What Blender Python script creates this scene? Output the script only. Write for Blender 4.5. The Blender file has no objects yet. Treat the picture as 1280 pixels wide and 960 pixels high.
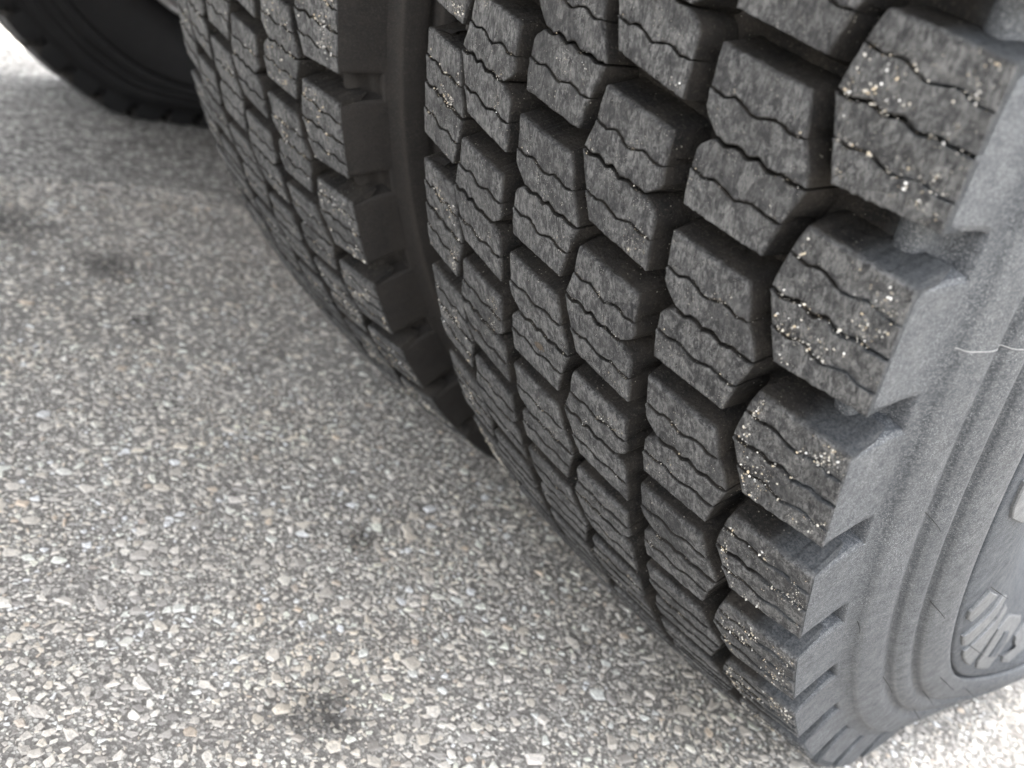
import bpy, bmesh, math, random
import numpy as np
from mathutils import Vector, Matrix, noise

random.seed(7); rng = np.random.default_rng(7)
S = bpy.context.scene
COL = S.collection

# ------------------------------------------------------------------ camera
F_PX = 1057.32
CAMP = np.array([0.09418750898, -0.7410338693, 0.4055844151])
CAMM = np.array([[0.6056635872, -0.4909125807, 0.6262399359],
                 [0.7442020560, 0.0708850873, -0.6641826588],
                 [0.2816645505, 0.8683202995, 0.4082706681]])
cam = bpy.data.cameras.new('camera')
cam.sensor_width = 36; cam.lens = F_PX / 1280 * 36
cam.clip_start = 0.01; cam.clip_end = 500
cam.dof.use_dof = True; cam.dof.focus_distance = 0.355; cam.dof.aperture_fstop = 9.6
cam_o = bpy.data.objects.new('camera', cam); COL.objects.link(cam_o)
m4 = Matrix(CAMM.tolist()).to_4x4(); m4.translation = Vector(CAMP)
cam_o.matrix_world = m4
S.camera = cam_o

# ------------------------------------------------------------------ world, sun, exposure
SUN_EL, SUN_AZ = math.radians(81), math.radians(-96)      # azimuth from +Y towards +X: the sun stands over the far side of the truck
w = bpy.data.worlds.new('World'); S.world = w; w.use_nodes = True
nt = w.node_tree; bg = nt.nodes['Background']
sky = nt.nodes.new('ShaderNodeTexSky'); sky.sky_type = 'NISHITA'; sky.sun_disc = False
sky.sun_elevation = SUN_EL; sky.sun_rotation = SUN_AZ
sky.air_density = 1.0; sky.dust_density = 5.0; sky.ozone_density = 1.0
hsv = nt.nodes.new('ShaderNodeHueSaturation'); hsv.inputs['Saturation'].default_value = 0.22
nt.links.new(sky.outputs[0], hsv.inputs['Color'])
nt.links.new(hsv.outputs[0], bg.inputs[0]); bg.inputs[1].default_value = 0.12
sun = bpy.data.lights.new('sun', 'SUN'); sun.energy = 3.4; sun.angle = math.radians(0.53); sun.color = (1, .96, .9)
so = bpy.data.objects.new('sun', sun); COL.objects.link(so)
sd = Vector((math.sin(SUN_AZ) * math.cos(SUN_EL), math.cos(SUN_AZ) * math.cos(SUN_EL), math.sin(SUN_EL)))
so.rotation_euler = sd.to_track_quat('Z', 'Y').to_euler(); so.location = sd * 8
S.view_settings.view_transform = 'Standard'; S.view_settings.look = 'None'
S.view_settings.exposure = 3.3; S.view_settings.gamma = 1

# ------------------------------------------------------------------ small helpers
def prop(o, label=None, cat=None, group=None, kind=None):
    if label: o['label'] = label
    if cat: o['category'] = cat
    if group: o['group'] = group
    if kind: o['kind'] = kind
    return o

def empty(name, loc):
    o = bpy.data.objects.new(name, None); COL.objects.link(o); o.location = loc
    o.empty_display_size = .1
    return o

def mesh_obj(name, verts, faces, mat, parent=None, attrs=None, smooth=True, loc=None):
    me = bpy.data.meshes.new(name)
    me.from_pydata([tuple(v) for v in np.asarray(verts, float)], [], faces)
    if attrs:
        for an, (typ, data) in attrs.items():
            at = me.attributes.new(an, typ, 'POINT')
            if typ == 'FLOAT_VECTOR': at.data.foreach_set('vector', np.asarray(data, np.float32).ravel())
            elif typ == 'FLOAT_COLOR': at.data.foreach_set('color', np.asarray(data, np.float32).ravel())
            else: at.data.foreach_set('value', np.asarray(data, np.float32).ravel())
    if mat: me.materials.append(mat)
    if smooth: me.polygons.foreach_set('use_smooth', [True] * len(me.polygons))
    me.update()
    o = bpy.data.objects.new(name, me); COL.objects.link(o)
    if parent: o.parent = parent
    if loc is not None: o.location = loc
    return o

class NB:
    """tiny node-graph helper"""
    def __init__(s, name):
        s.m = bpy.data.materials.new(name); s.m.use_nodes = True; s.t = s.m.node_tree
        s.b = s.t.nodes['Principled BSDF']
    def n(s, typ, **kw):
        nd = s.t.nodes.new(typ)
        for k, v in kw.items(): setattr(nd, k, v)
        return nd
    def l(s, a, b): s.t.links.new(a, b)
    def attr(s, name):
        return s.n('ShaderNodeAttribute', attribute_name=name)
    def scale(s, vec, sc):
        m = s.n('ShaderNodeVectorMath', operation='MULTIPLY'); s.l(vec, m.inputs[0]); m.inputs[1].default_value = sc
        return m.outputs[0]
    def noise(s, vec, scale, detail=4, rough=.55, dist=0):
        q = s.n('ShaderNodeTexNoise'); s.l(vec, q.inputs['Vector']); q.inputs['Scale'].default_value = scale
        q.inputs['Detail'].default_value = detail; q.inputs['Roughness'].default_value = rough
        q.inputs['Distortion'].default_value = dist
        return q.outputs['Fac']
    def vor(s, vec, scale, feature='F1', out='Distance', rand=1):
        q = s.n('ShaderNodeTexVoronoi', feature=feature); s.l(vec, q.inputs['Vector']); q.inputs['Scale'].default_value = scale
        q.inputs['Randomness'].default_value = rand
        return q.outputs[out]
    def ramp(s, fac, stops):
        q = s.n('ShaderNodeValToRGB'); s.l(fac, q.inputs[0]); e = q.color_ramp.elements
        while len(e) < len(stops): e.new(.5)
        for i, (p, c) in enumerate(stops):
            e[i].position = p; e[i].color = (c, c, c, 1) if isinstance(c, (int, float)) else (*c, 1)
        return q.outputs['Color']
    def mix(s, fac, a, b, mode='MIX'):
        q = s.n('ShaderNodeMix', data_type='RGBA', blend_type=mode)
        for i, v in ((0, fac), (6, a), (7, b)):
            if isinstance(v, (int, float)): q.inputs[i].default_value = v if i == 0 else (v, v, v, 1)
            elif isinstance(v, tuple): q.inputs[i].default_value = (*v, 1)
            else: s.l(v, q.inputs[i])
        return q.outputs[2]
    def math(s, op, a, b=None, c=None):
        q = s.n('ShaderNodeMath', operation=op)
        for i, v in enumerate((a, b, c)):
            if v is None: continue
            if isinstance(v, (int, float)): q.inputs[i].default_value = v
            else: s.l(v, q.inputs[i])
        return q.outputs[0]
    def bump(s, h, dist, strength=1, prev=None):
        q = s.n('ShaderNodeBump'); s.l(h, q.inputs['Height']); q.inputs['Distance'].default_value = dist
        q.inputs['Strength'].default_value = strength
        if prev: s.l(prev, q.inputs['Normal'])
        return q.outputs[0]

# ------------------------------------------------------------------ materials
def mat_tread(name, dusty):
    k = NB(name); tc = k.attr('tc').outputs['Vector']; wear = k.attr('wear').outputs['Fac']
    st = k.scale(tc, (1, .55, 1)); st2 = k.scale(tc, (1, .30, 1))       # scuffs run round the tyre
    fine = k.noise(st, 560, 6, .75)
    streak = k.noise(st2, 380, 5, .7, 1.2)
    med = k.noise(tc, 150, 7, .72, 1.0)
    big = k.noise(tc, 30, 4, .6)
    top = k.mix(k.ramp(med, [(.39, 0), (.60, 1)]), (.034, .034, .037), (.130, .130, .130))
    top = k.mix(k.ramp(fine, [(.49, 0), (.60, .9)]), top, (.225, .225, .222))
    top = k.mix(k.ramp(streak, [(.53, 0), (.59, .7), (.66, 0)]), top, (.30, .30, .295))
    top = k.mix(k.ramp(streak, [(.36, .9), (.43, 0)]), top, (.022, .022, .024))
    top = k.mix(k.math('MULTIPLY', k.ramp(big, [(.48, 0), (.66, 1)]), .6), top, (.030, .030, .032))
    patch = k.noise(tc, 85, 5, .7, 1.5)
    top = k.mix(k.ramp(patch, [(.50, 0), (.62, .65)]), top, (.028, .028, .030))
    top = k.mix(k.ramp(patch, [(.30, .45), (.42, 0)]), top, (.24, .235, .225))
    # pale mineral dust sitting in the pores
    spn = k.noise(tc, 75, 3)
    thr = k.math('MULTIPLY', k.ramp(spn, [(.40, 0), (.78, 1)]), .24)
    top = k.mix(k.math('LESS_THAN', k.vor(tc, 620), thr), top, (.40, .38, .33))
    thr2 = k.math('MULTIPLY', k.ramp(k.noise(tc, 110, 3), [(.45, 0), (.7, 1)]), .22)
    top = k.mix(k.math('LESS_THAN', k.vor(tc, 1100), thr2), top, (.5, .48, .44))
    wallc = k.mix(k.ramp(k.noise(tc, 60, 4), [(.35, 0), (.7, 1)]), (.019, .0185, .0185), (.048, .043, .038))
    wallc = k.mix(k.ramp(k.noise(tc, 800, 4, .7), [(.54, 0), (.66, .7)]), wallc, (.085, .075, .064))
    thr3 = k.math('MULTIPLY', k.ramp(k.noise(tc, 90, 3), [(.45, 0), (.7, 1)]), .20)
    wallc = k.mix(k.math('LESS_THAN', k.vor(tc, 480), thr3), wallc, (.30, .28, .24))
    if dusty:       # a smear of brown clay on one block
        flat = k.scale(tc, (1, 1.6, 0)); dd = k.n('ShaderNodeVectorMath', operation='DISTANCE'); k.l(flat, dd.inputs[0]); dd.inputs[1].default_value = (-.1530, .2112 * 1.6, 0)
        cl = k.math('LESS_THAN', k.math('MULTIPLY_ADD', k.noise(tc, 600, 4), .006, dd.outputs['Value']), .0062)
        top = k.mix(k.math('MULTIPLY', cl, .7), top, (.14, .10, .062))
    if dusty:       # light on the outer slot walls painted in as pale tone, plus shoulder dust
        sx = k.n('ShaderNodeSeparateXYZ'); k.l(tc, sx.inputs[0])
        mr = k.n('ShaderNodeMapRange', interpolation_type='SMOOTHSTEP'); k.l(k.math('MULTIPLY_ADD', k.noise(tc, 120, 3), .006, sx.outputs[0]), mr.inputs[0])
        mr.inputs[1].default_value = -.022; mr.inputs[2].default_value = -.010
        wallc = k.mix(mr.outputs[0], wallc, k.mix(k.ramp(k.noise(tc, 900, 5, .8), [(.40, 0), (.60, 1)]), (.052, .056, .062), (.115, .12, .125)))
    colr = k.mix(wear, wallc, top)
    k.l(colr, k.b.inputs['Base Color'])
    k.l(k.ramp(med, [(.3, .55), (.7, .82)]), k.b.inputs['Roughness'])
    k.l(k.math('MULTIPLY_ADD', wear, .30, .10), k.b.inputs['Specular IOR Level'])
    b = k.bump(k.noise(st, 380, 7, .78), .0034, 1.0)
    b = k.bump(med, .0022, .7, b)
    k.l(b, k.b.inputs['Normal'])
    return k.m

def mat_side(name, c0, c1, spec, dirt, warm, gloss=.5, crest=(.30, .30, .30), spark=(.5, .5, .5)):
    k = NB(name); tc = k.attr('tc').outputs['Vector']
    big = k.noise(tc, 22, 5, .6, .5); med = k.noise(tc, 140, 5, .65)
    c = k.mix(k.ramp(big, [(.3, 0), (.7, 1)]), c0, c1)
    c = k.mix(k.math('MULTIPLY', k.ramp(med, [(.45, 0), (.75, 1)]), .5), c, dirt)
    fine = k.noise(tc, 1500, 3, .7)
    c = k.mix(k.ramp(fine, [(.56, 0), (.68, .8)]), c, warm)
    scuff = k.noise(k.scale(tc, (1, 1.0, .35)), 130, 5, .6, 2.5)
    c = k.mix(k.ramp(scuff, [(.585, 0), (.60, .5), (.615, 0)]), c, warm)
    c = k.mix(k.math('MULTIPLY', k.attr('wear').outputs['Fac'], .3), c, crest)
    c = k.mix(k.math('LESS_THAN', k.vor(tc, 1500), k.math('MULTIPLY', k.ramp(k.noise(tc, 60, 3), [(.3, .4), (.75, 1)]), .26)), c, spark)
    mot = k.noise(tc, 900, 5, .8)
    c = k.mix(k.ramp(mot, [(.40, .6), (.485, 0)]), c, dirt)
    c = k.mix(k.ramp(mot, [(.52, 0), (.60, .5)]), c, warm)
    k.l(c, k.b.inputs['Base Color'])
    k.l(k.ramp(med, [(.3, gloss - .08), (.7, gloss + .18)]), k.b.inputs['Roughness'])
    k.b.inputs['Specular IOR Level'].default_value = spec
    b = k.bump(k.noise(tc, 1200, 4, .7), .0004, .7)
    b = k.bump(k.noise(tc, 70, 4, .6), .0008, .25, b)
    k.l(b, k.b.inputs['Normal'])
    return k.m

def mat_simple(name, c0, c1, sc, rough, metal=0, bump=.001, space='Object', bsc=None):
    k = NB(name); t = k.n('ShaderNodeTexCoord').outputs[space]
    nz = k.noise(t, sc, 6, .65, .3)
    k.l(k.mix(k.ramp(nz, [(.3, 0), (.7, 1)]), c0, c1), k.b.inputs['Base Color'])
    k.l(k.ramp(k.noise(t, sc * 3, 4), [(.3, rough - .12), (.7, min(1, rough + .12))]), k.b.inputs['Roughness'])
    k.b.inputs['Metallic'].default_value = metal
    k.l(k.bump(k.noise(t, bsc or sc * 6, 5, .7), bump, .8), k.b.inputs['Normal'])
    return k.m

def mat_grit():
    k = NB('pale_grit'); c = k.attr('col').outputs['Color']
    k.l(c, k.b.inputs['Base Color']); k.b.inputs['Roughness'].default_value = .8
    return k.m

STAINS = [(-.195, -.505, .030), (-.98, -.52, .075), (-.86, -.43, .045), (-.72, -.44, .016), (-.60, -.375, .014),
          (-.64, -.33, .012), (-.55, -.47, .010), (-.33, -.40, .018), (-.17, -.30, .014), (-.245, -.68, .014)]
def stain_fac(k, t):
    out = None
    nz = k.n('ShaderNodeTexNoise'); k.l(t, nz.inputs['Vector']); nz.inputs['Scale'].default_value = 70; nz.inputs['Detail'].default_value = 7; nz.inputs['Roughness'].default_value = .75
    off = k.n('ShaderNodeVectorMath', operation='MULTIPLY_ADD')
    k.l(nz.outputs['Color'], off.inputs[0]); off.inputs[1].default_value = (.09, .09, 0)
    k.l(t, off.inputs[2])
    for x, y, r in STAINS:
        d = k.n('ShaderNodeVectorMath', operation='DISTANCE'); k.l(off.outputs[0], d.inputs[0])
        d.inputs[1].default_value = (x + .045, y + .045, 0)
        m = k.n('ShaderNodeMapRange', interpolation_type='SMOOTHSTEP'); k.l(d.outputs['Value'], m.inputs[0])
        m.inputs[1].default_value = r * .25; m.inputs[2].default_value = r * 1.15
        m.inputs[3].default_value = 1; m.inputs[4].default_value = 0
        out = m.outputs[0] if out is None else k.math('MAXIMUM', out, m.outputs[0])
    return out

def mat_ground():
    k = NB('asphalt_binder'); t = k.n('ShaderNodeTexCoord').outputs['Object']
    # fine aggregate between the big stones, larger cells further off where no stones are modelled
    v1 = k.n('ShaderNodeTexVoronoi'); k.l(t, v1.inputs['Vector']); v1.inputs['Scale'].default_value = 420
    g = k.n('ShaderNodeSeparateColor'); k.l(v1.outputs['Color'], g.inputs[0])
    c = k.ramp(g.outputs[0], [(0, (.16, .15, .138)), (.4, (.31, .295, .27)), (.7, (.48, .46, .42)), (1, (.68, .66, .61))])
    edge = k.vor(t, 420, 'DISTANCE_TO_EDGE')
    c = k.mix(k.ramp(edge, [(0, 1), (.14, 0)]), c, (.140, .131, .118))
    c = k.mix(k.math('MULTIPLY', k.ramp(k.noise(t, 26, 5, .6), [(.35, 0), (.7, 1)]), .5), c, (.20, .185, .17))
    v2 = k.n('ShaderNodeTexVoronoi'); k.l(t, v2.inputs['Vector']); v2.inputs['Scale'].default_value = 110
    g2 = k.n('ShaderNodeSeparateColor'); k.l(v2.outputs['Color'], g2.inputs[0])
    c2 = k.ramp(g2.outputs[0], [(0, (.16, .155, .145)), (.5, (.42, .40, .37)), (1, (.68, .66, .61))])
    e2 = k.vor(t, 110, 'DISTANCE_TO_EDGE')
    c2 = k.mix(k.ramp(e2, [(.02, 1), (.16, 0)]), c2, (.10, .096, .09))
    nr = k.attr('near').outputs['Fac']
    c = k.mix(nr, c2, c)
    st = stain_fac(k, t)
    c = k.mix(k.math('MULTIPLY', st, .7), c, (.035, .032, .029))
    k.l(c, k.b.inputs['Base Color']); k.b.inputs['Roughness'].default_value = .85
    b = k.bump(k.vor(t, 420, 'SMOOTH_F1'), .0012, .9)
    b = k.bump(k.noise(t, 900, 4, .7), .0006, .8, b)
    k.l(b, k.b.inputs['Normal'])
    return k.m

def mat_stone():
    k = NB('aggregate_stone'); t = k.n('ShaderNodeTexCoord').outputs['Object']; c = k.attr('col').outputs['Color']
    c = k.mix(k.math('MULTIPLY', k.ramp(k.noise(t, 420, 6, .75), [(.42, 0), (.62, 1)]), .5), c, (.24, .228, .21))
    c = k.mix(k.ramp(k.noise(t, 1500, 3, .6), [(.60, 0), (.72, .45)]), c, (.9, .88, .84))
    st = stain_fac(k, t)
    c = k.mix(k.math('MULTIPLY', st, .55), c, (.05, .045, .04))
    k.l(c, k.b.inputs['Base Color']); k.b.inputs['Roughness'].default_value = .62
    k.l(k.bump(k.noise(t, 700, 5, .7), .0007, .9), k.b.inputs['Normal'])
    return k.m

M_TREAD = mat_tread('tread_rubber', True); M_TREAD_IN = mat_tread('brown_dusted_tread_rubber', False)
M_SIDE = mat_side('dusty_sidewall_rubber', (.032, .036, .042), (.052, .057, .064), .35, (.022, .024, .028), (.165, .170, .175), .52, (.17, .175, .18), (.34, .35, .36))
M_SIDE_DARK = mat_side('brown_dirt_sidewall_rubber', (.010, .0100, .0104), (.021, .0195, .0185), .2, (.030, .026, .023), (.050, .044, .039), .55, (.055, .046, .038), (.075, .066, .058))  # darker rubber with brownish dirt
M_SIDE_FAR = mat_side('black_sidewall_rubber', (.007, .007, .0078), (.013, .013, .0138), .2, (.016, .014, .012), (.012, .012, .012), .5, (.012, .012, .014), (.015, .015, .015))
M_SIDE_BAND = mat_side('smooth_lettering_rubber', (.022, .027, .035), (.036, .042, .052), .3, (.018, .021, .025), (.11, .12, .13), .52, (.1, .1, .1), (.30, .31, .33))  # band colour darkened for the contrast of the painted reflection
M_LETTER = mat_side('glare_toned_raised_lettering', (.080, .085, .09), (.118, .122, .126), .35, (.06, .063, .065), (.17, .17, .17), .5, (.2, .2, .2), (.3, .3, .3))  # glossy reflection on the letters painted in as a paler colour
M_HAIR = mat_simple('rubber_hair', (.012, .012, .012), (.02, .02, .02), 90, .6)
M_SCRATCH = mat_simple('pale_thread', (.24, .24, .24), (.36, .36, .35), 90, .6)
M_GRIT = mat_grit()
M_RIM = mat_simple('brushed_rim_metal', (.45, .45, .46), (.6, .6, .6), 14, .38, 1, .0004)
M_RUST = mat_simple('rusty_iron', (.11, .045, .025), (.24, .12, .07), 20, .85, 0, .004)
M_FRAME = mat_simple('dark_chassis_paint', (.03, .03, .032), (.06, .055, .05), 6, .6, 0, .001)
M_DECK = mat_simple('trailer_floor_boards', (.06, .045, .032), (.10, .08, .06), 4, .8, 0, .002)
M_GROUND = mat_ground(); M_STONE = mat_stone()

# ------------------------------------------------------------------ tyre shape (all lengths in metres)
HG = .470; RE = .505; RC = .513; WID = .257; NP = 51; PIT = 2 * math.pi / NP
HALF = WID / 2

def crown(s):
    q = np.clip((np.asarray(s) + HALF) / HALF, -1, 1)
    return RC - (RC - RE) * q * q

def place(s, th, r):
    """tyre coordinates (across, angle from front downwards, radius) -> local xyz with ground at z = 0, loaded shape"""
    s = np.asarray(s, float); th = np.asarray(th, float); r = np.asarray(r, float)
    beta = (th - math.pi / 2 + math.pi) % (2 * math.pi) - math.pi
    c = np.maximum(np.cos(beta), .5)
    ov = RE - HG / c
    ov = np.where(np.abs(beta) < .9, ov, -1)
    ov = .006 * np.log1p(np.exp(np.clip(ov / .006, -30, 30)))          # soft start of the flattened patch
    kf = np.clip((r - .34) / (.49 - .34), 0, 1); kf = kf * kf * (3 - 2 * kf)
    r2 = r - ov * kf
    hump = np.exp(-((r - .435) / .042) ** 2)
    side = np.sign(s + HALF)
    out = np.clip((np.abs(s + HALF) - (HALF - .03)) / .03, 0, 1)
    s2 = s + side * out * hump * ov * .62
    y = -r2 * np.cos(th); z = HG - r2 * np.sin(th)
    z = np.where(z < .004, .0006 + .0034 / (1 + np.clip(.004 - z, 0, 1) / .0034), z)
    return np.stack([s2, y, z], -1)

def tcoord(s, th, r):
    return np.stack([np.asarray(s), np.asarray(th) * .51, np.asarray(r)], -1)

# profile of the sidewall on the +x side: (s, r); mirrored for the other side
PROF = [(-.0190, .4898), (-.0172, .4925), (-.0155, .4932), (-.0122, .4932), (-.0106, .4915), (-.0092, .4880), (-.0090, .4830), (-.0086, .4790), (-.0060, .4772), (.0018, .4765), (.0021, .4752), (.0030, .4722), (.0042, .4700),
        (.0050, .4690), (.0072, .4680), (.0080, .4662), (.0104, .4560), (.0106, .4525), (.0092, .4490), (.0092, .4466),
        (.0126, .4452), (.0138, .4435), (.0156, .4385), (.0154, .4362), (.0140, .4335), (.0142, .4315), (.0178, .4302),
        (.0190, .4285), (.0214, .4190), (.0218, .4108), (.0206, .4103), (.0166, .4100), (.0164, .4086), (.0204, .4083), (.0218, .4074),
        (.0232, .4000), (.0238, .3880), (.0236, .3740), (.0215, .3600), (.0180, .3460), (.0120, .3300), (.0040, .3160),
        (-.0050, .3050), (-.0120, .2960), (-.0160, .2880)]
CREST = (.4682, .4452, .4302)
def densify(P, step=.0022):
    out = [P[0]]
    for a, b in zip(P[:-1], P[1:]):
        L = math.hypot(b[0] - a[0], b[1] - a[1]); n = max(1, int(round(L / step)))
        n = min(n, 3)
        for i in range(1, n + 1): out.append((a[0] + (b[0] - a[0]) * i / n, a[1] + (b[1] - a[1]) * i / n))
    return out
BAND_R = .4085

def revolve(name, P, ths, mat, parent, closed, flip=False, dx=0, deform=True):
    P = np.array(P); n, m = len(ths), len(P)
    TH, _ = np.meshgrid(ths, np.arange(m), indexing='ij')
    SS = np.tile(P[:, 0], (n, 1)); RR = np.tile(P[:, 1], (n, 1))
    if deform: V = place(SS, TH, RR).reshape(-1, 3)
    else: V = np.stack([SS, -RR * np.cos(TH), HG - RR * np.sin(TH)], -1).reshape(-1, 3)
    T = tcoord(SS, TH, RR).reshape(-1, 3)
    F = []
    for i in range(n if closed else n - 1):
        j = (i + 1) % n
        for q in range(m - 1):
            f = (i * m + q, j * m + q, j * m + q + 1, i * m + q + 1)
            F.append(f[::-1] if flip else f)
    return mesh_obj(name, V, F, mat, parent, {'tc': ('FLOAT_VECTOR', T), 'wear': ('FLOAT', np.exp(-(np.abs(RR[..., None] - np.array(CREST)).min(-1).ravel() / .0005) ** 2) if name == 'sidewall' else np.zeros(len(V)))}, loc=(dx, 0, 0))

# tread pattern, mm: left points, right points for the five curves (top edge, sipe, cut, sipe, bottom edge)
# each entry: s, a at curve ends; 'mid' points shape the sides between two curves
NAR = [(0, 0), (.09, .55), (.17, .9), (.26, -.75), (.33, -.5), (.48, 1.8), (.53, 1.7), (.70, -.75), (.76, -.55), (.86, .8), (1, 0)]
CUT = [(0, 0), (.12, 1.1), (.24, -.8), (.29, -.7), (.38, 1.0), (.46, -.8), (.50, -.8), (.60, 1.2), (.68, .5), (.74, -.5), (.84, .4), (1, 0)]
EDG = [(0, 0), (1, 0)]
A_T = dict(L=[(-128.9, 85.6), (-131.0, 98.2), (-135.2, 110.0), (-130.6, 125.2), (-126.8, 136.2)],
           R=[(-94.9, 91.6), (-95.0, 104.6), (-101.0, 116.4), (-94.4, 131.6), (-94.1, 143.8)],
           mL=[(-130.6, 92.0), (-134.2, 106.4), (-133.4, 118.0), (-128.8, 131.0)],
           mR=[(-95.0, 98.0), (-94.3, 112.0), (-94.6, 121.4), (-94.1, 138.0)])
B_T = dict(L=[(-84.6, 60.8), (-84.2, 74.4), (-77.2, 88.5), (-83.7, 100.6), (-83.4, 113.4)],
           R=[(-50.6, 66.2), (-47.0, 80.0), (-41.6, 93.8), (-46.0, 106.6), (-49.4, 118.8)],
           mL=[(-84.6, 67.0), (-84.2, 81.6), (-83.4, 92.6), (-84.0, 107.0)],
           mR=[(-48.4, 73.0), (-43.4, 87.0), (-43.6, 100.0), (-47.8, 112.6)])
E_T = dict(L=[(-36.8, 40.6), (-39.8, 50.2), (-42.6, 64.0), (-38.8, 76.4), (-34.6, 89.2)],
           R=[(0, 46.2), (0, 58.4), (0, 70.2), (0, 82.8), (0, 91.8)],
           mL=[(-39.0, 46.4), (-41.6, 57.0), (-41.0, 70.0), (-36.8, 83.0)],
           mR=[(0, 52.0), (0, 64.0), (0, 76.5), (0, 87.5)])
Z_T = dict(L=[(-257, 92.8), (-257, 104.8), (-257, 117.0), (-257, 129.6), (-257, 142.6)],
           R=[(-225.0, 97.4), (-223.0, 111.6), (-219.6, 125.0), (-223.4, 137.6), (-227.2, 148.4)],
           mL=[(-257, 99.0), (-257, 111.0), (-257, 123.0), (-257, 136.0)],
           mR=[(-223.6, 104.0), (-221.0, 118.0), (-221.6, 131.0), (-225.4, 143.0)])
def shift(T, ds, da): return {k: [(a + ds, b + da) for a, b in v] for k, v in T.items()}
COLUMNS = [Z_T, shift(A_T, -89.4, 47.2), shift(B_T, -90.9, 48.6), A_T, B_T, E_T]

def wave(kind, t):
    tab = {'n': NAR, 'c': CUT, 'e': EDG}[kind]
    return np.interp(t, [q[0] for q in tab], [q[1] for q in tab])

def side_pts(p0, pm, p1, n):
    """n+1 points from p0 over pm to p1"""
    out = []
    for i in range(n + 1):
        t = i / n
        if t <= .5: u = t / .5; out.append((p0[0] + (pm[0] - p0[0]) * u, p0[1] + (pm[1] - p0[1]) * u))
        else: u = (t - .5) / .5; out.append((pm[0] + (p1[0] - pm[0]) * u, pm[1] + (p1[1] - pm[1]) * u))
    return out

PROFSIDE = [(.0000, .5040), (.0003, .5000), (.0008, .4930), (.0013, .4850), (.0018, .4790), (.0022, .4763), (.0024, .4748)]

def ci_edge(ci, col_i, NX):
    return (ci == 5 and col_i == NX) or (ci == 0 and col_i == 0)

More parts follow.
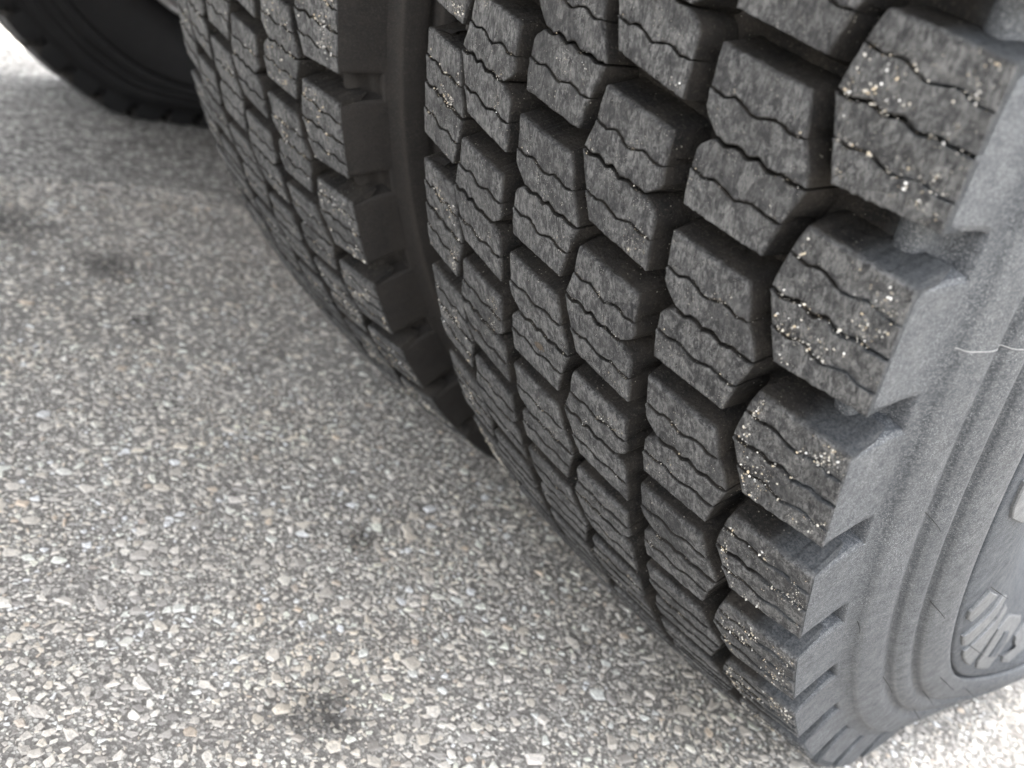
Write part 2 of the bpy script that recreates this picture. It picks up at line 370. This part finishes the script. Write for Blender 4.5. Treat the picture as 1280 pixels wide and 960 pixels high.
def block_mesh(ci, a_off, phase, rnd, fine):
    """one tread block: four slices divided by wavy sipes, with walls down to the groove floor.  returns V (s, th, r), wear, faces"""
    T = COLUMNS[ci]; kinds = ['e', 'n', 'c', 'n', 'e']
    NX, NY = (30, 5) if fine else (6, 2)
    V = []; Wr = []; Fc = []
    wob = [rnd.uniform(-.35, .35) for _ in range(5)]
    jx = rnd.uniform(-.25, .25); flipw = [rnd.uniform(.8, 1.15) for _ in range(5)]
    hgt = rnd.uniform(-.15, .2)
    for q in range(4):
        L0, L1, R0, R1 = T['L'][q], T['L'][q + 1], T['R'][q], T['R'][q + 1]
        Ls = side_pts(L0, T['mL'][q], L1, NY); Rs = side_pts(R0, T['mR'][q], R1, NY)
        gap0 = {'e': 0, 'n': .27, 'c': .62}[kinds[q]]; gap1 = {'e': 0, 'n': .27, 'c': .62}[kinds[q + 1]]
        tilt = -.85 + rnd.uniform(-.45, .45)
        ts = np.linspace(0, 1, NX + 1)
        G = np.zeros((NY + 1, NX + 1, 2))
        for j in range(NY + 1):
            v = j / NY
            Lp, Rp = Ls[j], Rs[j]
            w0 = wave(kinds[q], ts) * flipw[q] * (1 - v); w1 = wave(kinds[q + 1], ts) * flipw[q + 1] * v
            G[j, :, 0] = Lp[0] + (Rp[0] - Lp[0]) * ts
            # blend between the straight chords of upper and lower curves
            G[j, :, 1] = Lp[1] + (Rp[1] - Lp[1]) * ts + w0 + w1
            G[j, :, 1] += gap0 * (1 - v) - gap1 * v
            if fine:
                G[j, :, 1] += [noise.noise(Vector((G[j, i, 0] * .45, (T['L'][q][1] + a_off) * .3 + v * 4, ci * 7 + phase))) * .5 + noise.noise(Vector((G[j, i, 0] * 1.6, (T['L'][q][1] + a_off) * .7 + v * 9, ci * 7 + phase))) * .28 for i in range(NX + 1)]
        # boundary loop (clockwise over the grid)
        idx = [(0, i) for i in range(NX + 1)] + [(j, NX) for j in range(1, NY + 1)] + [(NY, i) for i in range(NX - 1, -1, -1)] + [(j, 0) for j in range(NY - 1, 0, -1)]
        loop = np.array([G[a, b] for a, b in idx]); nl = len(loop)
        nxt = np.roll(loop, -1, 0); prv = np.roll(loop, 1, 0)
        tg = nxt - prv; ln = np.hypot(tg[:, 0], tg[:, 1]) + 1e-9
        nrm = np.stack([tg[:, 1] / ln, -tg[:, 0] / ln], 1)          # outward
        draft = []; bev = []
        for a, b in idx:
            e_top = a == 0; e_bot = a == NY
            sipe = (e_top and kinds[q] != 'e') or (e_bot and kinds[q + 1] != 'e')
            lr = b == 0 or b == NX
            if sipe and not lr: draft.append(0.0); bev.append((.30 if e_top else .95) * (.6 + .8 * abs(noise.noise(Vector((b * .55, q * 3.1 + a_off, ci + phase))))) if fine else 0)
            elif sipe and lr: draft.append(1.2); bev.append(.3)
            else:
                draft.append(3.6 if not lr else 3.2)
                ch = noise.noise(Vector((b * .45 + a * .9, q * 5.3 + a_off, ci * 3 + phase)))
                bev.append(.65 + .45 * ch + (1.5 * max(0, ch - .30) * 2))
        draft = np.array(draft); bev = np.array(bev)
        if ci == 5:  # outer shoulder: the wall is the buttress, built below
            for n_, (a, b) in enumerate(idx):
                if b == NX: draft[n_] = 0; bev[n_] = .3
        if ci == 0:
            for n_, (a, b) in enumerate(idx):
                if b == 0: draft[n_] = 0; bev[n_] = .3
        base = len(V)
        # top grid, boundary pulled in by the bevel
        inset = {}
        for n_, ab in enumerate(idx): inset[ab] = loop[n_] - nrm[n_] * bev[n_]
        for j in range(NY + 1):
            for i in range(NX + 1):
                p = inset.get((j, i), G[j, i])
                h = hgt + tilt * (j / NY - .5) * 2 * .5
                if fine: h += noise.noise(Vector((p[0] * .16, (p[1] + a_off) * .16, ci + phase))) * .34 + noise.noise(Vector((p[0] * .7, (p[1] + a_off) * .5, ci + phase))) * .22
                V.append((p[0] + jx, p[1], h)); Wr.append(1.0)
        nW = NX + 1
        for j in range(NY):
            for i in range(NX):
                a = base + j * nW + i
                Fc.append((a, a + nW, a + nW + 1, a + 1))
        rings = [(0.0, -.55, .55), (.10, -2.2, 0), (1.0, -19.0, 0)]
        prev = [base + a * nW + b for a, b in idx]
        for fr, dz, wr in rings:
            cur = []
            for n_ in range(nl):
                p = loop[n_] + nrm[n_] * draft[n_] * fr
                d_ = dz if draft[n_] > 0 or fr < .5 else max(dz, -14)
                sip = draft[n_] == 0 and ci_edge(ci, idx[n_][1], NX) is False
                if sip and fr == 0: d_ = -.85 * bev[n_]
                V.append((p[0] + jx, p[1], hgt + d_)); Wr.append(wr * (.05 if sip else 1)); cur.append(len(V) - 1)  # sipe bevels coloured dark, painting the shade of the slits wider
            for n_ in range(nl):
                m_ = (n_ + 1) % nl
                Fc.append((prev[n_], prev[m_], cur[m_], cur[n_]))
            prev = cur
    V = np.array(V); Wr = np.array(Wr)
    s = V[:, 0] / 1000; th = (V[:, 1] + a_off) / 510.; r = crown(s) + V[:, 2] / 1000
    return s, th, r, Wr, Fc

def buttress_mesh(ci, a_off, fine):
    """light outer face of a shoulder block, from the tread edge down to the sidewall"""
    T = COLUMNS[ci]; right = ci == 5
    e = T['R'] if right else T['L']
    t0 = (e[0][1] + a_off) / 510; t1 = (e[4][1] + a_off) / 510
    n = 24 if fine else 4
    P = PROFSIDE; rows = len(P)
    S_, TH, RR = [], [], []
    for k, (ps, pr) in enumerate(P):
        u = k / (rows - 1)
        lo = t0 + (.0035 * u * u - .000) ; hi = t1 + .0085 * u ** 1.6            # grooves sweep downwards
        for i in range(n + 1):
            x_ = i / n; rd = .0011 * max(0, 1 - x_ / .07) ** 2 + .0008 * max(0, 1 - (1 - x_) / .06) ** 2      # soft moulded lips
            q_ = ps - rd
            S_.append(q_ if right else -WID - q_); TH.append(lo + (hi - lo) * i / n); RR.append(pr)
    nf = n + 1; F = []
    for k in range(rows - 1):
        for i in range(n):
            a = k * nf + i; f = (a, a + 1, a + nf + 1, a + nf)
            F.append(f if right else f[::-1])
    # end walls running inwards
    for end in (0, n):
        b0 = len(S_)
        for k, (ps, pr) in enumerate(P):
            q = k * nf + end; sgn = 1 if right else -1
            for dpt in (.014,):
                S_.append(S_[q] - sgn * dpt * (1 if k < rows - 1 else .8)); TH.append(TH[q] + (-.0105 * (k / (rows - 1)) ** .9 if end == 0 else 0)); RR.append(RR[q] - (.001 if k < 2 else 0))
        for k in range(rows - 1):
            a = k * nf + end; b = a + nf; c = b0 + k + 1; d = b0 + k
            f = (a, b, c, d)
            if (end == n): f = f[::-1]
            F.append(f if right else f[::-1])
    return np.array(S_), np.array(TH), np.array(RR), F

def add_grit(parent, name, dens, zone, seed, count, size=(.0004, .0011), phase=0.0):
    g = np.random.default_rng(seed); rr = random.Random(seed)
    V, F, Cc = [], [], []
    octo = np.array([(1, 0, 0), (-1, 0, 0), (0, 1, 0), (0, -1, 0), (0, 0, 1), (0, 0, -1), (.6, .6, .6), (-.6, .6, .5), (.5, -.6, .6), (-.5, -.6, .6)])
    tri = [(0, 6, 4), (6, 2, 4), (2, 7, 4), (7, 1, 4), (1, 9, 4), (9, 3, 4), (3, 8, 4), (8, 0, 4), (0, 2, 6), (2, 1, 7), (1, 3, 9), (3, 0, 8), (0, 5, 2), (2, 5, 1), (1, 5, 3), (3, 5, 0)]
    made = 0; tries = 0
    while made < count and tries < count * 60:
        tries += 1
        ci = zone[rr.randrange(len(zone))]; k = rr.randrange(-3, 12)
        T = COLUMNS[ci]; u, v = rr.uniform(.05, .97), rr.uniform(.03, .97)
        ph = k * 62.83 + phase * 510
        q = v * 4; qi = min(3, int(q)); fr = q - qi
        L = np.array(T['L'][qi]) * (1 - fr) + np.array(T['L'][qi + 1]) * fr
        Rr = np.array(T['R'][qi]) * (1 - fr) + np.array(T['R'][qi + 1]) * fr
        s = L[0] + (Rr[0] - L[0]) * u; a = L[1] + (Rr[1] - L[1]) * u + ph
        edgeb = 0
        dens_n = noise.noise(Vector((s * .055, a * .055, seed))) * 1.2 + .6 * noise.noise(Vector((s * .22, a * .22, seed + 3)))
        dsipe = min(abs(q - 1), abs(q - 2), abs(q - 3))
        if dsipe < .12: edgeb += .30
        if ci == 5 and u < .12: edgeb += .45
        if ci == 0 and u > .1: edgeb += .2
        if dens_n + edgeb < dens + rr.uniform(0, .35): continue
        sz = size[0] + (size[1] - size[0]) * rr.random() ** 6
        sm = s / 1000; c0 = place(sm, a / 510, crown(sm) + sz * .25)
        if c0[2] < .006: continue
        R_ = g.normal(size=(3, 3)); R_, _ = np.linalg.qr(R_)
        pts = (octo * g.uniform(.65, 1.15, (10, 1)) * np.array([1, .8, .7])) @ R_ * sz + c0
        b = len(V); V.extend(pts); F.extend([(b + x, b + y, b + z) for x, y, z in tri])
        base = rr.choice([(.62, .58, .50), (.70, .67, .60), (.55, .48, .36), (.48, .46, .42), (.60, .50, .36), (.35, .33, .30), (.74, .73, .70)])
        f_ = rr.uniform(.6, 1.05); Cc.extend([(base[0] * f_, base[1] * f_, base[2] * f_, 1)] * 10)
        made += 1
    if not V: return
    o = mesh_obj(name, V, F, M_GRIT, parent, {'col': ('FLOAT_COLOR', Cc)}, smooth=False)
    o['kind'] = 'stuff'
    return o

def make_tyre(name, label, group, x_right, phase, side_r, side_l, fine=True, vis=(-.75, 1.75), seed=1, band=None, tread=None):
    tread = tread or M_TREAD_IN
    """x_right: world x of the +x tread edge; phase (rad) turns the pattern"""
    root = empty(name, (x_right - HALF, 0, 0)); prop(root, label, 'tyre', group)
    DX = HALF                                   # meshes are in shoulder coordinates, root sits mid-tread on the ground
    # groove floor
    g = [(-.257 + .0190, .4898), (-.257 + .021, .490), (-.257 + .03, .490)]
    for s in np.linspace(-.22, -.037, 14): g.append((float(s), float(crown(s)) - .0175))
    g += [(-.03, .490), (-.021, .490), (-.0190, .4898)]
    nseg = 204
    ths = np.linspace(0, 2 * math.pi, nseg, endpoint=False)
    revolve('groove_floor', g, ths, tread, root, True, True, DX)
    Pd = densify(PROF, .0022) if fine else PROF
    ia = [i for i, p in enumerate(Pd) if p[1] < BAND_R][0]
    ths2 = np.linspace(0, 2 * math.pi, 360 if fine else 120, endpoint=False)
    revolve('sidewall', Pd[:ia + 1], ths2, side_r, root, True, False, DX)
    revolve('lettering_band', Pd[ia:], ths2, band or side_r, root, True, False, DX)
    Pl = [(-WID - a, b) for a, b in PROF]
    revolve('sidewall', Pl, ths2, side_l, root, True, True, DX)
    a_ph = phase * 510.
    rest = ([], [], [], [], [])
    for ci in range(6):
        for k in range(NP):
            a_off = k * PIT * 510. + a_ph
            thc = (COLUMNS[ci]['L'][2][1] + a_off) / 510.
            tt = (thc + math.pi) % (2 * math.pi) - math.pi
            isf = fine and vis[0] < tt < vis[1]
            if not fine and not (-.4 < tt < 2.2): continue
            rnd = random.Random(seed * 10000 + ci * 100 + k)
            s, th, r, W_, F_ = block_mesh(ci, a_off, phase + seed, rnd, isf)
            V = place(s, th, r)
            ok = True
            o = mesh_obj('tread_block', V, F_, tread, root, {'tc': ('FLOAT_VECTOR', tcoord(s, th, r)), 'wear': ('FLOAT', W_)}, smooth=False, loc=(DX, 0, 0))
            o.data.polygons.foreach_set('use_smooth', [False] * len(F_))
            if ci in (0, 5):
                s2, th2, r2, F2 = buttress_mesh(ci, a_off, isf)
                m = side_r if ci == 5 else side_l
                b = mesh_obj('shoulder_face', place(s2, th2, r2), F2, m, o, {'tc': ('FLOAT_VECTOR', tcoord(s2, th2, r2)), 'wear': ('FLOAT', np.zeros(len(s2)))}, smooth=False)
                if max(V[:, 2]) < 0.0: pass
    return root

OFFS = 0.0                                 # measured angles -> angle below the horizontal
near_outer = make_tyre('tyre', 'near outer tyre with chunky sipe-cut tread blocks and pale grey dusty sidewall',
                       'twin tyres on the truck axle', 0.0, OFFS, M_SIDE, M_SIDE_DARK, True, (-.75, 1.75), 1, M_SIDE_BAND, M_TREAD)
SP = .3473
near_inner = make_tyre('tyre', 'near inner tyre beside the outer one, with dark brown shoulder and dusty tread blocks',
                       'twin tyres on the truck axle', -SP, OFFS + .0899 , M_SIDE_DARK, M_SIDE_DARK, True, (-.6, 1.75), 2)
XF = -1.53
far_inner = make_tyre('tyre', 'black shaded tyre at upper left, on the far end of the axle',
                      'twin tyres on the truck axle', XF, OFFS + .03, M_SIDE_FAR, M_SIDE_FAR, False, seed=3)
far_inner.location.y = -.03
def gp(parent):  # grit holder child at shoulder origin
    return parent
for (t, nm, dens, zone, sd_, cnt, sz) in ((near_outer, 'embedded_grit', .16, [5], 11, 6500, (.00013, .00078)), (near_outer, 'embedded_grit', .34, [0], 12, 3500, (.00015, .0008)),
                                          (near_outer, 'embedded_grit', .42, [1, 2, 3, 4], 13, 5500, (.00011, .00045)),
                                          (near_inner, 'embedded_grit', .12, [5, 5, 4], 14, 5500, (.0002, .0010)), (near_inner, 'embedded_grit', .24, [0, 1, 2, 3, 4], 15, 5000, (.0002, .0008))):
    o = add_grit(t, nm, dens, zone, sd_, cnt, sz, .0899 if t is near_inner else 0.0)
    if o:
        o.location = (HALF, 0, 0)

# ------------------------------------------------------------------ marks on the near sidewall
def surf(px, py, rlo=.30, rhi=.47):
    """a point of the near outer sidewall (th, r) from a direction out of the lens; returns the nearest fit"""
    d = CAMM @ np.array([(px - 640) / F_PX, -(py - 480) / F_PX, -1]); d /= np.linalg.norm(d)
    P = np.array(densify(PROF[10:], .001)); rs = np.linspace(rhi, rlo, 171)
    order = np.argsort(P[:, 1]); ss = np.interp(rs, P[order, 1], P[order, 0])
    ths = np.linspace(-.2, 1.9, 421)
    TH, RR = np.meshgrid(ths, rs, indexing='ij'); SS = np.tile(ss, (len(ths), 1))
    V = place(SS, TH, RR)
    rel = V - CAMP; t = rel @ d; dist = np.linalg.norm(rel - t[..., None] * d, axis=-1)
    # first surface met along the ray
    m = dist < dist.min() + .0012
    t2 = np.where(m, t, 9); i = np.unravel_index(t2.argmin(), t2.shape)
    return SS[i], TH[i], RR[i]

def z64(pts): return [(1160 + a / 6.4, 720 + b / 6.4) for a, b in pts]
LETTERS = [z64([(315, 350), (330, 290), (505, 110), (560, 150), (340, 372)]),
           z64([(275, 560), (272, 490), (500, 290), (600, 160), (630, 150), (560, 290), (320, 540)]),
           z64([(282, 640), (286, 604), (540, 356), (620, 220), (634, 250), (600, 320), (330, 716), (298, 700)]),
           z64([(385, 740), (400, 690), (560, 430), (640, 322), (680, 306), (750, 312), (740, 350), (600, 560), (480, 738)]),
           z64([(590, 690), (605, 640), (680, 596), (730, 570), (690, 540), (700, 480), (768, 370), (820, 400), (800, 540), (640, 690)]),
           z64([(478, 640), (505, 600), (600, 440), (640, 428), (636, 470), (524, 638)]),
           [(1264, 648), (1266, 634), (1280, 604), (1296, 590), (1310, 600), (1300, 640), (1282, 654)]]
for li, L in enumerate(LETTERS):
    up = .0007 if li == 5 else 0
    pts = [surf(*p) for p in L]
    pts = np.array(pts)
    # resample the outline
    out = []
    for a, b in zip(pts, np.roll(pts, -1, 0)):
        for i in range(4): out.append(a + (b - a) * i / 4)
    out = np.array(out); c = out.mean(0); n = len(out)
    Pp = np.array(densify(PROF[10:], .001)); od = np.argsort(Pp[:, 1])
    def prof_s(r): return np.interp(r, Pp[od, 1], Pp[od, 0])
    V = []; rings = [(1.0, -.0012), (1.0, .0012), (.95, .0017), (.6, .0017), (.3, .0017)]
    TC = []
    for sc_, h in rings:
        q = c + (out - c) * sc_
        s_ = prof_s(q[:, 2]) + h + up
        V.append(place(s_, q[:, 1], q[:, 2])); TC.append(tcoord(s_, q[:, 1], q[:, 2]))
    s_ = prof_s(c[2]) + .0017 + up; V.append(place(s_, c[1], c[2])[None]); TC.append(tcoord(s_, c[1], c[2])[None])
    V = np.concatenate(V); TC = np.concatenate(TC); F = []
    for k in range(len(rings) - 1):
        for i in range(n):
            j = (i + 1) % n; F.append((k * n + i, k * n + j, (k + 1) * n + j, (k + 1) * n + i))
    kk = (len(rings) - 1) * n
    for i in range(n): F.append((kk + i, kk + (i + 1) % n, len(V) - 1))
    mesh_obj('raised_letter', V, F, M_SIDE_BAND if li == 5 else M_LETTER, near_outer, {'tc': ('FLOAT_VECTOR', TC)}, loc=(HALF, 0, 0), smooth=False)

def tube(name, pts, rad, mat, parent, sides=6, taper=True, loc=(0, 0, 0)):
    pts = np.array(pts, float); V = []; F = []; n = len(pts)
    tc = []
    for i, p in enumerate(pts):
        t = pts[min(i + 1, n - 1)] - pts[max(i - 1, 0)]; t /= np.linalg.norm(t)
        a = np.cross(t, [0.3, .2, .9]); a /= np.linalg.norm(a); b = np.cross(t, a)
        r = rad * (1 - .6 * i / (n - 1)) if taper else rad
        for k in range(sides):
            an = 2 * math.pi * k / sides; V.append(p + (a * math.cos(an) + b * math.sin(an)) * r); tc.append(p)
    for i in range(n - 1):
        for k in range(sides):
            j = (k + 1) % sides; F.append((i * sides + k, i * sides + j, (i + 1) * sides + j, (i + 1) * sides + k))
    F.append(tuple(range(sides))); F.append(tuple(reversed(range((n - 1) * sides, n * sides))))
    return mesh_obj(name, V, F, mat, parent, {'tc': ('FLOAT_VECTOR', tc)}, loc=loc)

HAIRS = [((1164, 756), (1179, 774)), ((1240, 736), (1256, 747)), ((1214, 806), (1229, 817)), ((1245, 818), (1256, 825)), ((1177, 848), (1190, 861)),
         ((1107, 847), (1115, 864)), ((1153, 866), (1164, 881)), ((1142, 888), (1148, 903)), ((1208, 862), (1220, 874)), ((1049, 782), (1047, 795)), ((1160, 644), (1175, 664))]
CR = CAMM
for a, b in HAIRS:
    s_, t_, r_ = surf(*a); p = place(s_, t_, r_)
    depth = np.linalg.norm(p - CAMP)
    px_m = depth / F_PX
    # stick out of the rubber, sagging, length as seen
    dirv = (CR @ np.array([(b[0] - a[0]), -(b[1] - a[1]), 0.0])) * px_m
    nrm = np.array([1.0, -.15, .0])
    pts = [p + dirv * t + nrm * (.0025 * math.sin(math.pi * min(1, t * .8 + .05))) for t in (0, .25, .5, .75, 1)]
    tube('rubber_whisker', pts, .00030, M_HAIR, near_outer, loc=(HALF, 0, 0))
ml = [surf(x, y) for x, y in ((1194, 438), (1240, 442), (1284, 436))]
pts = []
for i in range(25):
    u = i / 24 * 2; q = min(1, int(u)); fr = u - q
    th_ = ml[q][1] + (ml[q + 1][1] - ml[q][1]) * fr; r_ = ml[q][2] + (ml[q + 1][2] - ml[q][2]) * fr
    pts.append(place(float(prof_s(r_)) + .0001, th_, r_))
tube('mould_line', pts, .00019, M_SCRATCH, near_outer, taper=False, loc=(HALF, 0, 0))

# ------------------------------------------------------------------ rims (in each tyre), drums, axle
def rim(parent, right):
    sg = 1 if right else -1
    prof = [(.004, .2960), (.006, .2890), (.000, .2840), (-.012, .2800), (-.03, .2700), (-.08, .2640), (-.16, .2640), (-.22, .2700), (-.247, .2800), (-.262, .2890), (-.260, .2960)]
    revolve('rim', [(a, b) for a, b in prof], np.linspace(0, 2 * math.pi, 96, endpoint=False), M_RIM, parent, True, False, HALF, False)
    face = [(-.10, .2640), (-.098, .235), (-.075, .20), (-.06, .165), (-.06, .11), (-.045, .10), (-.03, .085), (-.03, .001)]
    if not right: face = [(-.257 - a, b) for a, b in face]
    r_ = revolve('wheel_disc', face, np.linspace(0, 2 * math.pi, 72, endpoint=False), M_RIM, parent, True, False, HALF, False)
    if right:
        for k in range(10):
            a = 2 * math.pi * k / 10; c = np.array([-.06, .142 * math.cos(a), HG + .142 * math.sin(a)])
            tube('lug_nut', [c, c + [.03, 0, 0]], .016, M_RIM, r_, 6, False)
rim(near_outer, True); rim(near_inner, False); rim(far_inner, True)

def box(name, c, d, mat, parent, bev=.004):
    bm = bmesh.new(); bmesh.ops.create_cube(bm, size=1)
    for v in bm.verts: v.co = Vector((v.co.x * d[0], v.co.y * d[1], v.co.z * d[2]))
    bmesh.ops.bevel(bm, geom=bm.edges[:], offset=bev, segments=2, profile=.7, affect='EDGES')
    me = bpy.data.meshes.new(name); bm.to_mesh(me); bm.free(); me.materials.append(mat)
    o = bpy.data.objects.new(name, me); COL.objects.link(o); o.parent = parent; o.location = c
    return o

CX = (0 + XF - SP - WID) / 2
truck = empty('truck_underbody', (CX, 0, 0))
prop(truck, 'dark truck underbody over the tyres, with axle and rusty brake drum at upper left', 'truck')
tube('axle', [(-.25 - CX, 0, HG), (XF - .2 - CX, 0, HG)], .065, M_FRAME, truck, 20, False)
for xd in (-.42 - .23, XF + .02):
    n0 = [(xd + .0, .20), (xd + .0, .208), (xd + .02, .212), (xd + .05, .208), (xd + .09, .208), (xd + .17, .205), (xd + .18, .19), (xd + .18, .02)]
    P_ = [(a - CX, b) for a, b in [(n0[0][0], .02)] + n0]
    revolve('brake_drum', P_, np.linspace(0, 2 * math.pi, 64, endpoint=False), M_RUST, truck, True, False, 0, False)
HW = (0 - (XF - SP - WID)) / 2 + .03
DZ = 1.16
box('floor', (0, .6, DZ + .06), (2 * HW, 7.5, .10), M_DECK, truck)
for sx in (-1, 1):
    box('side_rail', (sx * (HW - .025), .6, DZ + .005), (.05, 7.5, .16), M_FRAME, truck)
    box('frame_beam', (sx * .48, .6, DZ - .145), (.09, 7.5, .28), M_FRAME, truck)
for k in range(14):
    box('cross_member', (0, -2.9 + k * .54, DZ - .035), (2 * HW - .12, .06, .09), M_FRAME, truck)
box('body_wall', (0, .6, DZ + 1.4), (2 * HW - .04, 7.4, 2.55), M_FRAME, truck)
for sx in (-1, 1):
    box('hanger', (sx * .48, .42, .86), (.10, .05, .36), M_FRAME, truck)
    tube('spring', [(sx * .48, -.5, .80), (sx * .48, -.2, .60), (sx * .48, .0, .55), (sx * .48, .2, .60), (sx * .48, .45, .78)], .035, M_FRAME, truck, 8, False)

# ------------------------------------------------------------------ ground
def height(x, y):
    return (.0010 * math.sin(x * 9 + y * 4) + .0008 * math.sin(y * 15 - x * 6)) - .0018

def make_ground():
    xs = np.concatenate([[-250, -80, -25, -9, -5], np.linspace(-3.4, -1.2, 12), np.linspace(-1.15, .75, 96), [1.0, 1.6, 3, 7, 20, 70, 250]])
    ys = np.concatenate([[-250, -80, -25, -8, -3.5, -2, -1.3], np.linspace(-1.1, .6, 86), [.8, 1.2, 2, 4, 9, 25, 80, 250]])
    V = []; near = []
    for y in ys:
        for x in xs:
            V.append((x, y, height(x, y) if abs(x) < 2 and abs(y) < 1.3 else -.0018))
            near.append(1.0 if (-1.1 < x < .6 and -1.0 < y < .5) else 0.0)
    nx = len(xs); F = []
    for j in range(len(ys) - 1):
        for i in range(nx - 1): a = j * nx + i; F.append((a, a + 1, a + nx + 1, a + nx))
    o = mesh_obj('ground', V, F, M_GROUND, None, {'near': ('FLOAT', near)})
    o['kind'] = 'structure'
    return o
ground = make_ground()

def stones():
    """exposed aggregate: irregular flat-topped stones bedded in the binder"""
    g = np.random.default_rng(5)
    # the area the lens can see, near enough to tell the stones apart; coarse stones first, then smaller ones in the gaps
    poly = [(-1.15, -.62), (-.62, -.95), (-.05, -.80), (.30, -.45), (.62, .30), (.10, .38), (.0, .1), (-.1, -.12), (-.9, -.12), (-1.15, -.2)]
    def inside(x, y):
        c = False; n = len(poly); j = n - 1
        for i in range(n):
            xi, yi = poly[i]; xj, yj = poly[j]
            if ((yi > y) != (yj > y)) and x < (xj - xi) * (y - yi) / (yj - yi) + xi: c = not c
            j = i
        return c
    cell = .0125; grid = {}
    P = []
    def ok(x, y, r):
        i, j = int(math.floor(x / cell)), int(math.floor(y / cell))
        for a in range(i - 1, i + 2):
            for b in range(j - 1, j + 2):
                for (px, py, pr) in grid.get((a, b), ()):
                    if (px - x) ** 2 + (py - y) ** 2 < ((r + pr) * .83) ** 2: return False
        return True
    def put(x, y, r):
        grid.setdefault((int(math.floor(x / cell)), int(math.floor(y / cell))), []).append((x, y, r)); P.append((x, y, r))
    for lo, hi, n in ((.0042, .0062, 1700), (.0029, .0042, 13000), (.0020, .0029, 52000), (.0013, .0020, 150000), (.0008, .0013, 150000)):
        X = g.uniform(-1.15, .62, n); Y = g.uniform(-.95, .4, n); Rr = g.uniform(lo, hi, n)
        for x, y, r in zip(X, Y, Rr):
            far = math.hypot(x - CAMP[0], y - CAMP[1])
            if (r < .0022 and far > .80) or (r < .0014 and far > .56): continue
            if not inside(x, y): continue
            if ok(x, y, r): put(x, y, r)
    print('stones', len(P))
    pal = np.array([(.64, .63, .59), (.72, .71, .67), (.56, .55, .52), (.46, .45, .43), (.68, .65, .57), (.34, .335, .33), (.58, .55, .48), (.60, .50, .38), (.46, .40, .34), (.24, .235, .23), (.74, .73, .71)])
    wts = np.array([.19, .16, .14, .12, .09, .08, .07, .022, .008, .04, .07]); wts /= wts.sum()
    VV, FF, CC = [], [], []; base = 0
    for (x, y, r) in P:
        n = 8 if r > .0032 else 6 if r > .0022 else 5 if r > .0014 else 4
        ang = np.sort(g.uniform(0, 2 * math.pi, n) * .35 + np.arange(n) * 2 * math.pi / n * 1.0)
        rad = r * g.uniform(.78, 1.16, n) * 1.12
        el = g.uniform(.55, 1.0); ro = g.uniform(0, math.pi)
        px = np.cos(ang) * rad; py = np.sin(ang) * rad * el
        qx = px * math.cos(ro) - py * math.sin(ro); qy = px * math.sin(ro) + py * math.cos(ro)
        h0 = height(x, y); hh = g.uniform(.0004, .0012) * min(1.2, max(.55, r / .0035)); tx, ty = g.normal(0, .10, 2)
        V = np.zeros((2 * n + 1 + n, 3))
        V[:n] = np.stack([x + qx * 1.04, y + qy * 1.04, np.full(n, h0 - .0015)], 1)
        V[n:2 * n] = np.stack([x + qx, y + qy, h0 + hh * .35 + (qx * tx + qy * ty) * .5], 1)
        V[2 * n:3 * n] = np.stack([x + qx * .72, y + qy * .72, h0 + hh + (qx * tx + qy * ty) * .72 + g.normal(0, .00010, n)], 1)
        V[3 * n] = (x, y, h0 + hh * g.uniform(1.0, 1.18))
        if V[:, 2].max() > .0028: V[:, 2] -= V[:, 2].max() - .0028
        for i in range(n):
            j = (i + 1) % n
            FF.append((base + i, base + j, base + n + j, base + n + i))
            FF.append((base + n + i, base + n + j, base + 2 * n + j, base + 2 * n + i))
            FF.append((base + 2 * n + i, base + 2 * n + j, base + 3 * n))
        c = pal[g.choice(len(pal), p=wts)]; c = (c * .6 + c.mean() * .4) * g.uniform(.80, 1.08)
        q = noise.noise(Vector((x * 7, y * 7, 0))); c = c * np.array([1.06 + .05 * abs(q), 1, .94 - .08 * abs(q)])
        c = np.clip(c * (1.24 + .25 * noise.noise(Vector((x * 22, y * 22, 5)))), .02, .86)
        CC.append(np.tile(np.append(c, 1), (3 * n + 1, 1))); VV.append(V); base += 3 * n + 1
    o = mesh_obj('aggregate_stones', np.concatenate(VV), FF, M_STONE, None, {'col': ('FLOAT_COLOR', np.concatenate(CC))}, smooth=False)
    prop(o, 'pale grey and cream stones exposed in the worn asphalt surface', 'gravel', None, 'stuff')
    return o
stones()
